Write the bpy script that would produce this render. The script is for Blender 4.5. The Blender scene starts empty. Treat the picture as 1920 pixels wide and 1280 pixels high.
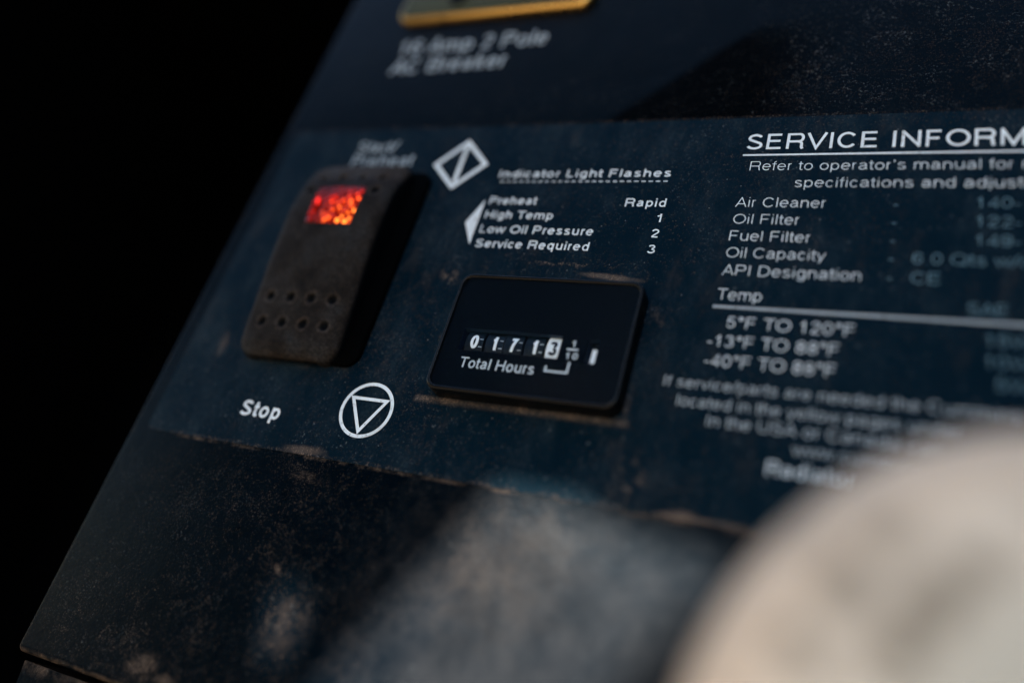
import bpy, bmesh, math, random, os
from mathutils import Vector, Matrix

MM = 0.00075            # drawing unit (about 0.75 mm) in metres
C = bpy.context.scene
COL = C.collection
random.seed(7)

# ------------------------------------------------------------------ camera
cam_d = bpy.data.cameras.new('camera')
cam = bpy.data.objects.new('camera', cam_d)
COL.objects.link(cam)
R = ((0.90522339, -0.27402919, 0.32477471),
     (0.0796007, 0.86011246, 0.50385542),
     (-0.41741386, -0.43024942, 0.80040683))
right = Vector((R[0][0], R[0][2], -R[0][1]))
down = Vector((R[1][0], R[1][2], -R[1][1]))
fwd = Vector((R[2][0], R[2][2], -R[2][1]))
CAM = Vector((80.9456, -167.1558, -88.8690)) * MM
m = Matrix((right, -down, -fwd)).transposed().to_4x4()
m.translation = CAM
cam.matrix_world = m
cam_d.sensor_width = 36.0
cam_d.lens = 1533.98 / 1920 * 36
cam_d.clip_start = 0.005
cam_d.clip_end = 200.0
cam_d.dof.use_dof = True
cam_d.dof.focus_distance = 211.0 * MM
cam_d.dof.aperture_fstop = 3.3
cam_d.dof.aperture_blades = 0
C.camera = cam

# ------------------------------------------------------------------ daylight
SUN_DIR = Vector((-0.36, -0.84, 0.40)).normalized()     # towards the sun
elev = math.asin(SUN_DIR.z)
world = bpy.data.worlds.new('World')
C.world = world
world.use_nodes = True
wn = world.node_tree
sky = wn.nodes.new('ShaderNodeTexSky')
sky.sky_type = 'NISHITA'
sky.sun_disc = False
sky.sun_elevation = elev
sky.sun_rotation = math.atan2(SUN_DIR.x, SUN_DIR.y)
sky.air_density = 1.0
sky.dust_density = 0.6
sky.ozone_density = 2.0
wn.links.new(sky.outputs[0], wn.nodes['Background'].inputs[0])
wn.nodes['Background'].inputs[1].default_value = 0.12
sd = bpy.data.lights.new('sun', 'SUN')
sd.energy = 5.0
sd.angle = math.radians(0.55)
sd.color = (1.0, 0.93, 0.84)
sun = bpy.data.objects.new('sun', sd)
sun.rotation_euler = (-SUN_DIR).to_track_quat('-Z', 'Y').to_euler()
sun.location = SUN_DIR * 3
COL.objects.link(sun)
C.view_settings.view_transform = 'Standard'
C.view_settings.look = 'None'
C.view_settings.exposure = 1.9
C.view_settings.gamma = 1.0
C.view_settings.use_curve_mapping = False
C.cycles.max_bounces = 8
C.cycles.sample_clamp_indirect = 6.0


# ------------------------------------------------------------------ node helper
class V:
    """a float socket with arithmetic"""
    def __init__(s, g, k): s.g, s.k = g, k
    def __add__(s, o): return s.g.math('ADD', s, o)
    def __radd__(s, o): return s.g.math('ADD', o, s)
    def __sub__(s, o): return s.g.math('SUBTRACT', s, o)
    def __rsub__(s, o): return s.g.math('SUBTRACT', o, s)
    def __mul__(s, o): return s.g.math('MULTIPLY', s, o)
    __rmul__ = __mul__
    def __truediv__(s, o): return s.g.math('DIVIDE', s, o)
    def abs(s): return s.g.math('ABSOLUTE', s)
    def max(s, o): return s.g.math('MAXIMUM', s, o)
    def min(s, o): return s.g.math('MINIMUM', s, o)
    def clamp(s): return s.g.math('MINIMUM', s.g.math('MAXIMUM', s, 0.0), 1.0)


class G:
    def __init__(g, name):
        g.mat = bpy.data.materials.new(name)
        g.wob = None
        g.mat.use_nodes = True
        g.nt = g.mat.node_tree
        g.bsdf = g.nt.nodes['Principled BSDF']
        tc = g.nt.nodes.new('ShaderNodeTexCoord')
        mp = g.nt.nodes.new('ShaderNodeVectorMath')
        mp.operation = 'SCALE'
        mp.inputs[3].default_value = 1.0 / MM
        g.nt.links.new(tc.outputs['Object'], mp.inputs[0])
        g.P = mp.outputs[0]
        sx = g.nt.nodes.new('ShaderNodeSeparateXYZ')
        g.nt.links.new(g.P, sx.inputs[0])
        g.x, g.y, g.z = (V(g, sx.outputs[i]) for i in range(3))
    def put(g, sock, v):
        if isinstance(v, V): g.nt.links.new(v.k, sock)
        elif hasattr(v, 'is_output'): g.nt.links.new(v, sock)
        else: sock.default_value = v
    def math(g, op, a, b=None):
        n = g.nt.nodes.new('ShaderNodeMath'); n.operation = op
        g.put(n.inputs[0], a)
        if b is not None: g.put(n.inputs[1], b)
        return V(g, n.outputs[0])
    def sstep(g, v, a, b, lo=0.0, hi=1.0):
        n = g.nt.nodes.new('ShaderNodeMapRange'); n.interpolation_type = 'SMOOTHSTEP'
        g.put(n.inputs[0], v)
        n.inputs[1].default_value, n.inputs[2].default_value = (a, b) if a <= b else (b, a)
        n.inputs[3].default_value, n.inputs[4].default_value = (lo, hi) if a <= b else (hi, lo)
        return V(g, n.outputs[0])
    def vec(g, sx=1, sy=1, sz=1, rot=(0, 0, 0), loc=(0, 0, 0)):
        n = g.nt.nodes.new('ShaderNodeMapping')
        g.nt.links.new(g.P, n.inputs[0])
        n.inputs['Location'].default_value = loc
        n.inputs['Rotation'].default_value = rot
        n.inputs['Scale'].default_value = (sx, sy, sz)
        return n.outputs[0]
    def noise(g, scale, detail=4, rough=0.55, vec=None, dist=0.0, seed=0.0):
        n = g.nt.nodes.new('ShaderNodeTexNoise')
        n.noise_dimensions = '4D'
        n.inputs['W'].default_value = seed
        g.nt.links.new(vec or g.P, n.inputs['Vector'])
        n.inputs['Scale'].default_value = scale
        n.inputs['Detail'].default_value = detail
        n.inputs['Roughness'].default_value = rough
        n.inputs['Distortion'].default_value = dist
        return V(g, n.outputs[0])
    def voro(g, scale, feature='F1', vec=None, rnd=1.0, out='Distance'):
        n = g.nt.nodes.new('ShaderNodeTexVoronoi'); n.feature = feature
        g.nt.links.new(vec or g.P, n.inputs['Vector'])
        n.inputs['Scale'].default_value = scale
        n.inputs['Randomness'].default_value = rnd
        return V(g, n.outputs[out])
    def mix(g, f, a, b):
        n = g.nt.nodes.new('ShaderNodeMix'); n.data_type = 'RGBA'
        g.put(n.inputs[0], f)
        for s, v in ((n.inputs[6], a), (n.inputs[7], b)):
            if isinstance(v, tuple): s.default_value = (*v, 1)
            else: g.put(s, v)
        return n.outputs[2]
    def bump(g, h, dist, strength=1.0):
        n = g.nt.nodes.new('ShaderNodeBump')
        n.inputs['Strength'].default_value = strength
        n.inputs['Distance'].default_value = dist * MM
        g.put(n.inputs['Height'], h)
        g.nt.links.new(n.outputs[0], g.bsdf.inputs['Normal'])
    def set(g, **k):
        tint = k.pop('tint', None)
        if tint: g.bsdf.inputs['Specular Tint'].default_value = (*tint, 1)
        names = dict(color='Base Color', rough='Roughness', metal='Metallic', spec='Specular IOR Level',
                     coat='Coat Weight', coat_rough='Coat Roughness', emit='Emission Color', emit_s='Emission Strength')
        for a, v in k.items():
            s = g.bsdf.inputs[names[a]]
            if isinstance(v, tuple): s.default_value = (*v, 1)
            else: g.put(s, v)
        return g.mat
    # marks that lie in the panel plane
    def blob(g, x, z, rx, rz, rot=0.0, soft=0.5):
        dx, dz = g.x - x, g.z - z
        c, s = math.cos(rot), math.sin(rot)
        a = (dx * c + dz * s) / rx
        b = (dz * c - dx * s) / rz
        if g.wob is None: g.wob = (g.noise(0.33, 5, 0.65, seed=77.0) - 0.5) * 2.6
        d = g.math('SQRT', a * a + b * b) + g.wob * min(soft, 0.7)
        return g.sstep(d, 1.0 + soft, 1.0 - soft)
    def box_sdf(g, x0, x1, z0, z1):
        cx, cz, w, h = (x0 + x1) / 2, (z0 + z1) / 2, (x1 - x0) / 2, (z1 - z0) / 2
        return ((g.x - cx).abs() - w).max((g.z - cz).abs() - h)


DUST = (0.30, 0.20, 0.135)
DUST_GREY = (0.088, 0.078, 0.072)
NAVY = (0.0001, 0.0056, 0.0122)
PAINT_BLACK = (0.0001, 0.0016, 0.0033)
METER = (-26.8, 27.6, -17.4, 21.2)
SWITCH = (-89.3, -54.2, -12.3, 57.0)


def dust_field(g, lower):
    """fine tan grit, in clumps, in streaks and along the edges of what is mounted on the panel"""
    grit = g.sstep(g.noise(1.9, 4, 0.75, seed=1.0), 0.55, 0.68)
    fine = g.sstep(g.noise(2.6, 4, 0.75, seed=2.0), 0.50, 0.64)
    clump = g.sstep(g.noise(0.06, 6, 0.68, dist=0.2, seed=3.0), 0.48, 0.66)
    streak = g.sstep(g.noise(0.30, 5, 0.65, vec=g.vec(1.0, 1, 0.32, (0, 0.5, 0)), dist=0.15, seed=4.0), 0.53, 0.70)
    vein = g.sstep((g.noise(0.085, 4, 0.6, dist=1.6, seed=5.0) - 0.5).abs(), 0.022, 0.0)
    edge_n = g.sstep(g.noise(0.16, 4, 0.6, seed=6.0), 0.40, 0.62)
    return grit, fine, clump, streak, vein, edge_n


def paint_material():
    g = G('black_paint')
    grit, fine, clump, streak, vein, edge_n = dust_field(g, True)
    # worn spots of dust on the lower part, thickest left of the middle
    area = (g.blob(-50, -62, 26, 30, 0.2, 0.8) + g.blob(-46, -42, 10, 6, 0, 0.8) + g.blob(-92, -86, 22, 14, 0, 0.8) * 0.7
            + g.blob(-70, -95, 24, 7, 0.1, 0.8) + g.blob(-88, -52, 16, 10, 0, 0.9) * 0.6 + g.blob(55, 88, 14, 9, 0.3, 0.8) * 0.8
            + g.blob(95, 95, 22, 18, 0.5, 0.9) * 0.6).clamp()
    pit = g.sstep(g.noise(1.6, 3, 0.7, seed=16.0), 0.60, 0.70)
    m1 = grit * (clump * 0.6 + streak * 0.4) * (0.10 + area * 0.75) + pit * (0.05 + 0.16 * area) + g.sstep((g.noise(0.05, 3, 0.5, vec=g.vec(1, 1, 2.2, (0, -0.6, 0)), dist=0.6, seed=37.0) - 0.5).abs(), 0.006, 0.0) * fine * g.blob(88, 100, 34, 24, 0.4, 0.8) * 0.25
    m2 = vein * fine * area * 0.22
    blot = (g.blob(-73.5, -95.5, 5, 2.6, 0.15, 0.6) + g.blob(-66, -97.5, 3, 1.8, 0.0, 0.7)
            + g.blob(-48.2, -66.6, 1.6, 0.8, -0.5, 0.7) + g.blob(-51, -43.0, 4, 1.0, -0.1, 0.9) * 0.6
            + g.blob(-40.5, -77.5, 5.0, 8.0, -0.2, 0.8) * 0.22)
    m3 = blot * (0.25 + fine * 0.75) * g.sstep(g.noise(0.35, 5, 0.65, seed=36.0), 0.40, 0.62) * 0.6
    rim = g.sstep((g.z + 38.1).abs(), 0.75, 0.0) * g.sstep(g.x, -104, -92) * g.sstep(g.noise(0.13, 4, 0.65, seed=17.0), 0.46, 0.64) * (0.25 + 0.75 * fine) * 0.7
    rim2 = g.sstep((g.z - 75.9).abs(), 0.7, 0.0) * edge_n * fine * 0.6
    low = g.sstep(g.z, -99.9, -101.0) * g.sstep(g.z, -106.5, -103.5) * edge_n * (0.3 + 0.7 * fine) * 0.55 + g.sstep(g.x, -114.8, -116.2) * edge_n * fine * 0.35
    mask = (m1 + m2 + m3 + rim + rim2 + low).clamp()
    # cloudy grey dust film, kept to the sun patch to paint it brighter
    cloud = g.sstep(g.noise(0.11, 6, 0.62, vec=g.vec(1, 1, 0.75, (0, 0.35, 0)), seed=8.0), 0.34, 0.70)
    film = (0.45 + 0.55 * cloud) * (0.75 + 0.5 * fine) * g.blob(24, -72, 42, 38, 0, 0.5) * 0.25
    base = g.mix(g.noise(0.08, 4, seed=9.0), PAINT_BLACK, (0.0004, 0.0030, 0.0065))
    # shadow wedge above the decal, painted into the base colour
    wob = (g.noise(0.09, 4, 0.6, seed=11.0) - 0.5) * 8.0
    shade_wedge = g.sstep((g.z - 76.5) - (g.x - 2.0) * 0.93 + wob * 0.35, 3.0, -3.0) * g.sstep(g.z + wob, 116, 104) * g.sstep(g.x + wob * 1.5, 66, 40) * g.sstep(g.z, 75.5, 76.5)
    base = g.mix(shade_wedge * 0.8, base, (0.0004, 0.0006, 0.0009))
    col = g.mix(film, base, g.mix(g.blob(6, -50, 16, 15, 0.5, 0.8), (0.080, 0.081, 0.085), (0.112, 0.094, 0.080)))
    col = g.mix(mask, col, g.mix(g.noise(0.5, 3, seed=12.0), DUST, (0.19, 0.155, 0.13)))
    pale = g.sstep(g.noise(1.3, 4, 0.75, seed=81.0), 0.56, 0.68) * g.sstep(g.noise(0.08, 5, 0.65, seed=82.0), 0.40, 0.62) * (0.16 + 0.55 * g.blob(82, 98, 36, 26, 0.4, 0.8))
    hair = g.sstep((g.noise(0.10, 3, 0.5, vec=g.vec(1.0, 1, 3.2, (0, -0.55, 0)), dist=0.15, seed=83.0) - 0.5).abs(), 0.014, 0.0) * fine * g.sstep(g.noise(0.16, 4, 0.6, seed=84.0), 0.50, 0.62)
    col = g.mix((pale + hair * (0.04 + 0.45 * g.blob(80, 98, 38, 26, 0.4, 0.8))).clamp(), col, (0.17, 0.19, 0.20))
    g.set(tint=(0.55, 0.80, 1.0), color=col, spec=0.022 * (1.0 - shade_wedge * 0.8),
          rough=(0.30 + mask * 0.4 + (g.noise(0.12, 4, seed=13.0) - 0.5) * 0.16))
    h = g.noise(0.9, 3, 0.55, seed=14.0) * 0.6 + g.noise(0.22, 2, 0.5, seed=15.0) * 0.8 + mask * 0.5
    g.bump(h, 0.16, 0.55)
    return g.mat


def decal_material():
    g = G('navy_decal_film')
    grit, fine, clump, streak, vein, edge_n = dust_field(g, False)
    sdf = g.box_sdf(*METER)
    sdw = g.box_sdf(*SWITCH)
    near = g.sstep(sdf.abs(), 6.5, 0.3)
    tight = g.sstep((sdf + 0.1).abs(), 1.25, 0.15)
    below = g.sstep(g.z, -16.4, -17.6) * g.sstep(sdf.abs(), 2.0, 0.2)
    area = (g.blob(-38, 8, 8, 16, 0.2, 0.9) * 0.7 + g.blob(-44, -8, 7, 7, 0.2, 0.9) * 0.7 + g.blob(-28, -24, 12, 9, 0, 0.8) * 0.7 + g.blob(-56, -31, 10, 6, 0, 0.8) * 0.7 + g.blob(46, 56, 12, 16, 0.2, 0.8) * 0.8
            + g.blob(2, 26, 22, 5, 0, 0.8) + g.blob(40, -34, 14, 6, 0.3, 0.8) + g.blob(-93, -10, 6, 14, 0, 0.9) * 0.7
            + g.blob(30, 5, 4, 14, 0, 0.8) * 0.8 + g.blob(-32, 18, 6, 5, 0, 0.8) * 0.8).clamp()
    m1 = grit * (clump * 0.35 + streak * 0.30) * (0.08 + area * 0.85)
    m2 = vein * fine * area * 0.25
    m3 = near * fine * streak * 0.35
    m4 = tight * edge_n * g.sstep(g.noise(0.08, 2, seed=28.0), 0.50, 0.62) * (0.2 + 0.8 * fine) * 0.35
    m5 = below * (0.30 + 0.70 * fine) * (0.45 + 0.55 * edge_n) * 0.85
    crack = g.sstep((g.z - 25.1 - (g.noise(0.20, 4, 0.6, seed=21.0) - 0.5) * 5.0).abs(), 0.85, 0.1) * g.sstep((g.x + 0.5).abs(), 10.0, 7.0) * fine * 0.75
    m6 = g.blob(15, 21.9, 7.0, 0.8, -0.08, 0.6) * (0.4 + 0.6 * fine) * 0.8
    m7 = g.sstep(sdw.abs(), 2.5, 0.0) * fine * edge_n * 0.25
    corner = (g.blob(-30.5, 19.6, 2.8, 1.7, -0.3, 0.8) * 0.6 * g.sstep(g.noise(0.6, 4, 0.6, seed=19.0), 0.44, 0.58) + g.blob(43.5, -37.2, 3.2, 1.2, 0.15, 0.6) + g.blob(32, -31.5, 4.0, 3.6, 0.4, 0.9) * 0.5 * g.sstep(g.noise(0.45, 4, 0.6, seed=18.0), 0.50, 0.62)
              + g.blob(52, -37.5, 7, 0.8, 0.0, 0.7) * 0.6 + g.blob(29.6, 11.5, 2.6, 1.0, -0.9, 0.9) * 0.35 * g.sstep(g.noise(0.5, 4, 0.6, seed=20.0), 0.44, 0.60) + g.blob(-98, -8, 1.2, 3.4, 0.1, 0.8) * 0.35
              + g.blob(-55, -36.5, 5, 1.0, 0.05, 0.8) * 0.7) * (0.4 + 0.6 * fine)
    lip = g.sstep(g.z, -36.4, -37.4) * edge_n * fine * 0.8
    pits = g.sstep(g.noise(2.3, 3, 0.7, seed=30.0), 0.60, 0.68) * g.sstep(g.noise(0.07, 5, 0.65, seed=34.0), 0.36, 0.62) * 0.42
    smear = g.sstep(g.noise(0.13, 6, 0.7, vec=g.vec(1, 1, 0.45, (0, 0.25, 0)), seed=35.0), 0.54, 0.72) * 0.05
    mask = (m1 + m2 + m3 + m4 + m5 + m6 + m7 + crack + corner + lip + pits + smear).clamp() * 0.85
    speck = g.sstep(g.voro(0.42), 0.085, 0.05) * g.sstep(g.noise(0.11, 2, seed=23.0), 0.50, 0.62)
    film = (g.sstep(g.noise(0.09, 6, 0.66, vec=g.vec(1, 1, 0.5, (0, 0.3, 0)), seed=24.0), 0.42, 0.74) * (0.35 + 0.65 * g.sstep(g.noise(1.3, 4, 0.7, seed=29.0), 0.40, 0.62)))
    base = g.mix(film, NAVY, (0.0115, 0.0215, 0.0310))
    col = g.mix(mask, base, g.mix(g.noise(0.5, 3, seed=25.0), DUST, (0.19, 0.16, 0.14)))
    col = g.mix(speck * 0.5, col, (0.30, 0.30, 0.30))
    pale = g.sstep(g.noise(1.3, 4, 0.75, seed=81.0), 0.58, 0.68) * g.sstep(g.noise(0.09, 5, 0.65, seed=82.0), 0.40, 0.60) * 0.36
    col = g.mix(pale, col, (0.20, 0.23, 0.25))
    g.set(tint=(0.35, 0.78, 1.0), color=col, spec=0.045, rough=(0.50 + mask * 0.35 + film * 0.06))
    g.bump(g.noise(2.2, 3, 0.6, seed=26.0) * 0.6 + g.noise(0.15, 2, seed=27.0) * 0.9 + mask * 0.6, 0.10, 0.45)
    return g.mat


def ink_material(name='white_print', colour=(0.70, 0.80, 0.88)):
    g = G(name)
    wear = g.sstep(g.noise(0.9, 5, 0.75, seed=31.0), 0.52, 0.66) * g.sstep(g.noise(0.11, 3, 0.6, seed=32.0), 0.42, 0.60)
    thin = g.sstep(g.noise(0.09, 4, 0.6, seed=33.0), 0.35, 0.70) * 0.35
    col = g.mix(thin, colour, tuple(c * 0.55 for c in colour))
    g.set(color=g.mix(wear * 0.85, col, (0.10, 0.085, 0.07)), spec=0.2, rough=0.6)
    return g.mat


def switch_material():
    g = G('dusty_black_rubber')
    fine = g.sstep(g.noise(2.6, 4, 0.7, seed=41.0), 0.42, 0.66)
    cloud = g.sstep(g.noise(0.10, 5, 0.62, seed=42.0), 0.34, 0.72)
    geo = g.nt.nodes.new('ShaderNodeNewGeometry')
    sn = g.nt.nodes.new('ShaderNodeSeparateXYZ')
    g.nt.links.new(geo.outputs['True Normal'], sn.inputs[0])
    facing = g.sstep(V(g, sn.outputs[1]) * -1.0, 0.30, 0.75)      # dust settles on the top face, not on the sides
    dim = None
    for zr, n in DIMPLE_ROWS:
        for xx in n:
            dx, dz = g.x - xx, g.z - zr
            d = g.math('SQRT', dx * dx + dz * dz)
            dim = d if dim is None else dim.min(d)
    ring = g.sstep(dim, 2.9, 1.9) * g.sstep(dim, 1.3, 1.7)
    clean = g.sstep(dim, 1.0, 1.6)
    mask = facing * clean * ((0.14 + cloud * 0.60) * (0.20 + 0.80 * fine) + ring * fine * 0.55)
    mask = mask + g.sstep(g.z, 45, 54) * 0.55 * g.sstep(V(g, sn.outputs[1]) * -1.0, 0.2, 0.5) * (0.4 + 0.6 * cloud) + g.sstep(g.x, -86.0, -88.6) * 0.35 * (0.3 + 0.7 * fine) + g.sstep(g.z, -10.4, -12.0) * fine * 0.3  # left edge highlight is painted in with the dust
    col = g.mix(mask.clamp(), (0.0010, 0.0018, 0.0030), g.mix(cloud, (0.090, 0.066, 0.049), (0.046, 0.048, 0.052)))
    g.set(color=col, spec=0.04, rough=0.62)
    g.bump(g.noise(3.0, 3, 0.6, seed=43.0), 0.08, 0.5)
    return g.mat


def simple(name, color, rough=0.5, metal=0.0, spec=0.5, var=0.25, scale=0.3, bump=0.0):
    g = G(name)
    n = g.noise(scale, 5, 0.62, seed=hash(name) % 50)
    dark = tuple(c * (1 - var) for c in color)
    lite = tuple(min(1, c * (1 + var)) for c in color)
    g.set(color=g.mix(n, dark, lite), rough=(rough + (n - 0.5) * 0.12), metal=metal, spec=spec)
    if bump: g.bump(g.noise(scale * 4, 4, seed=3.3), bump, 0.5)
    return g.mat


def meter_material():
    g = G('black_meter_plastic')
    fine = g.sstep(g.noise(3.0, 3, 0.7, seed=51.0), 0.56, 0.70)
    e = g.sstep((g.box_sdf(-22.7, 25.5, -15.6, 16.7)).abs(), 0.55, 0.05) * g.sstep(g.noise(0.13, 3, seed=52.0), 0.42, 0.66)
    low = g.sstep(g.z, -13.2, -15.4)
    mask = (e * fine * (0.35 + low * 0.6) + fine * 0.03).clamp()
    g.set(color=g.mix(mask, (0.0015, 0.0025, 0.0038), (0.16, 0.125, 0.10)), spec=0.16, rough=(0.25 + mask * 0.5))
    g.bump(g.noise(1.2, 2, seed=53.0), 0.03, 0.4)
    return g.mat


def face_material():
    g = G('meter_face')
    speck = g.sstep(g.voro(0.55), 0.06, 0.035) * g.sstep(g.noise(0.2, 2, seed=54.0), 0.48, 0.62)
    g.set(color=g.mix(speck * 0.35, (0.0006, 0.0026, 0.0056), (0.3, 0.34, 0.38)), spec=0.03, rough=0.45)
    return g.mat


def lens_glass_material():
    g = G('clear_window')
    nt = g.nt
    tr = nt.nodes.new('ShaderNodeBsdfTransparent')
    tr.inputs[0].default_value = (0.93, 0.96, 0.98, 1)
    gl = nt.nodes.new('ShaderNodeBsdfGlossy')
    gl.inputs['Roughness'].default_value = 0.22
    mx = nt.nodes.new('ShaderNodeMixShader')
    mx.inputs[0].default_value = 0.004
    nt.links.new(tr.outputs[0], mx.inputs[1]); nt.links.new(gl.outputs[0], mx.inputs[2])
    nt.links.new(mx.outputs[0], nt.nodes['Material Output'].inputs[0])
    return g.mat


def red_lens_material():
    """red prism lens, lit from behind by its bulb"""
    g = G('lit_red_lens')
    g.wob = V(g, g.z.k) * 0.0
    v = g.vec(1.0, 1, 1.0, (0, 0.6, 0))
    n = g.nt.nodes.new('ShaderNodeTexVoronoi')
    g.nt.links.new(v, n.inputs['Vector'])
    n.inputs['Scale'].default_value = 0.50
    n.inputs['Randomness'].default_value = 0.5
    d = V(g, n.outputs['Distance'])
    sc = g.nt.nodes.new('ShaderNodeSeparateColor')
    g.nt.links.new(n.outputs['Color'], sc.inputs[0])
    cell = V(g, sc.outputs[0])
    bead = g.sstep(d, 0.56, 0.22)
    # the bulb sits behind the lower right corner
    hot = g.blob(-66.5, 33.0, 6.0, 5.0, 0.0, 0.9)
    warm = (g.blob(-66.0, 34.2, 7.6, 6.2, 0.5, 0.35) + g.blob(-79.4, 37.0, 1.3, 4.6, 0.2, 0.5) * 0.8 + g.blob(-72.6, 38.3, 1.6, 1.6, 0, 0.4) * 0.8).clamp()
    lum = bead * (0.10 + cell * 1.1)
    wide = g.blob(-70.5, 36.5, 9.5, 7.5, 0.5, 0.4)
    e = warm * lum * 1.0 + 0.008 + warm * 0.03 + wide * (0.014 + 0.10 * lum)
    col = g.mix((hot * lum * 1.5).clamp(), (1.0, 0.016, 0.002), (1.0, 0.20, 0.02))
    g.set(color=(0.03, 0.002, 0.001), emit=col, emit_s=e, rough=0.15, spec=0.10)
    g.bump(bead, 0.25, 0.7)
    return g.mat


def cap_material(spots):
    g = G('cream_plastic')
    g.z = g.y
    a = g.sstep(g.noise(0.085, 5, 0.6, seed=61.0), 0.47, 0.62)
    col = g.mix(g.noise(0.04, 3, seed=63.0), (0.72, 0.655, 0.565), (0.83, 0.775, 0.69))
    rad = g.math('SQRT', g.x * g.x + g.y * g.y)
    rim_tan = g.sstep(rad, 37.0, 47.0)                 # tan towards the rim
    mid = g.sstep(rad, 38.0, 26.0)
    col = g.mix(mid * 0.75, col, (0.56, 0.585, 0.545))
    col = g.mix(rim_tan * 0.6, col, (0.50, 0.34, 0.21))
    col = g.mix(a * 0.32 * g.sstep(rad, 44, 38), col, (0.33, 0.285, 0.23))
    sp = None
    for x, y, r, k in spots:
        b = g.blob(x, y, r, r * 0.85, 0.4, 0.6) * k
        sp = b if sp is None else sp.max(b)
    col = g.mix(sp, col, (0.10, 0.082, 0.058))
    g.set(color=col, rough=0.6, spec=0.3)
    g.bump(g.noise(0.4, 4, seed=64.0), 0.3, 0.4)
    return g.mat


# ------------------------------------------------------------------ mesh helpers
def finish(name, bm, mats, parent=None, smooth=False, angle=None):
    me = bpy.data.meshes.new(name)
    bmesh.ops.recalc_face_normals(bm, faces=bm.faces)
    bm.to_mesh(me); bm.free()
    for mt in (mats if isinstance(mats, (list, tuple)) else [mats]): me.materials.append(mt)
    if smooth:
        for p in me.polygons: p.use_smooth = True
        if angle is not None: me.set_sharp_from_angle(angle=math.radians(angle))
    o = bpy.data.objects.new(name, me)
    COL.objects.link(o)
    if parent: o.parent = parent
    return o


def P(x, h, z):
    """panel coordinates (right, height off the panel, up) to metres"""
    return (x * MM, -h * MM, z * MM)


def add_box(bm, x0, x1, h0, h1, z0, z1, mat=0):
    vs = [bm.verts.new(P(x, h, z)) for x in (x0, x1) for h in (h0, h1) for z in (z0, z1)]
    for f in ((0, 1, 3, 2), (4, 6, 7, 5), (0, 4, 5, 1), (2, 3, 7, 6), (0, 2, 6, 4), (1, 5, 7, 3)):
        bm.faces.new([vs[i] for i in f]).material_index = mat
    return vs


def rrect(x0, x1, z0, z1, r, n=8):
    out = []
    r = max(r, 1e-3)
    for cx, cz, a0 in ((x1 - r, z1 - r, 0), (x0 + r, z1 - r, 90), (x0 + r, z0 + r, 180), (x1 - r, z0 + r, 270)):
        for i in range(n + 1):
            a = math.radians(a0 + 90 * i / n)
            out.append((cx + r * math.cos(a), cz + r * math.sin(a)))
    return out


def loft(bm, rings, cap_first=False, cap_last=True):
    """rings: list of lists of 3D points, same length"""
    prev = None
    loops = []
    for ring in rings:
        cur = [bm.verts.new(p) for p in ring]
        if prev:
            n = len(cur)
            for i in range(n):
                bm.faces.new((prev[i], prev[(i + 1) % n], cur[(i + 1) % n], cur[i]))
        loops.append(cur); prev = cur
    if cap_first: bm.faces.new(loops[0])
    if cap_last: bm.faces.new(loops[-1])
    return loops


def empty(name, label, cat, loc=(0, 0, 0)):
    o = bpy.data.objects.new(name, None)
    COL.objects.link(o)
    o.location = loc
    o['label'] = label; o['category'] = cat
    o.empty_display_size = 0.02
    return o


def add_stroke(bm, pts, w, h, closed=False, mat=0, bend=None):
    """a mitred flat line of width w through panel points"""
    n = len(pts)
    L, Rr = [], []
    put = (lambda x, z: bm.verts.new(bend(x, z, h))) if bend else (lambda x, z: bm.verts.new(P(x, h, z)))
    for i, p in enumerate(pts):
        p = Vector(p)
        a = Vector(pts[i - 1]) if (i > 0 or closed) else None
        b = Vector(pts[(i + 1) % n]) if (i < n - 1 or closed) else None
        d1 = (p - a).normalized() if a is not None else None
        d2 = (b - p).normalized() if b is not None else None
        d1 = d1 if d1 is not None else d2
        d2 = d2 if d2 is not None else d1
        n1, n2 = Vector((-d1.y, d1.x)), Vector((-d2.y, d2.x))
        mi = n1 + n2
        mi = mi.normalized() if mi.length > 1e-6 else n1
        k = w / 2 / max(mi.dot(n1), 0.45)
        L.append(put(p.x + mi.x * k, p.y + mi.y * k))
        Rr.append(put(p.x - mi.x * k, p.y - mi.y * k))
    for i in range(n if closed else n - 1):
        j = (i + 1) % n
        bm.faces.new((L[i], L[j], Rr[j], Rr[i])).material_index = mat


# ---- lettering: plain grotesque letters drawn as strokes of even width (cap height 1)
ADV = dict(zip('SERVICNFOMATLPHBDQUW', (667, 667, 722, 667, 278, 722, 722, 611, 778, 833, 667, 611, 556, 667, 722, 667, 722, 778, 722, 944)))
ADV.update({c: 556 for c in '0123456789abdeghnopqu'})
ADV.update({'c': 500, 'f': 278, 'i': 222, 'j': 222, 'k': 500, 'l': 222, 'm': 833, 'r': 333, 's': 500, 't': 278, 'v': 500, 'w': 722,
            'y': 500, '.': 278, '/': 278, '-': 333, '\u00b0': 400, '\u2019': 222, ' ': 278})


def arc(cx, cz, rx, rz, a0, a1, n=12):
    return [(cx + rx * math.cos(math.radians(a0 + (a1 - a0) * i / n)), cz + rz * math.sin(math.radians(a0 + (a1 - a0) * i / n))) for i in range(n + 1)]


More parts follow.
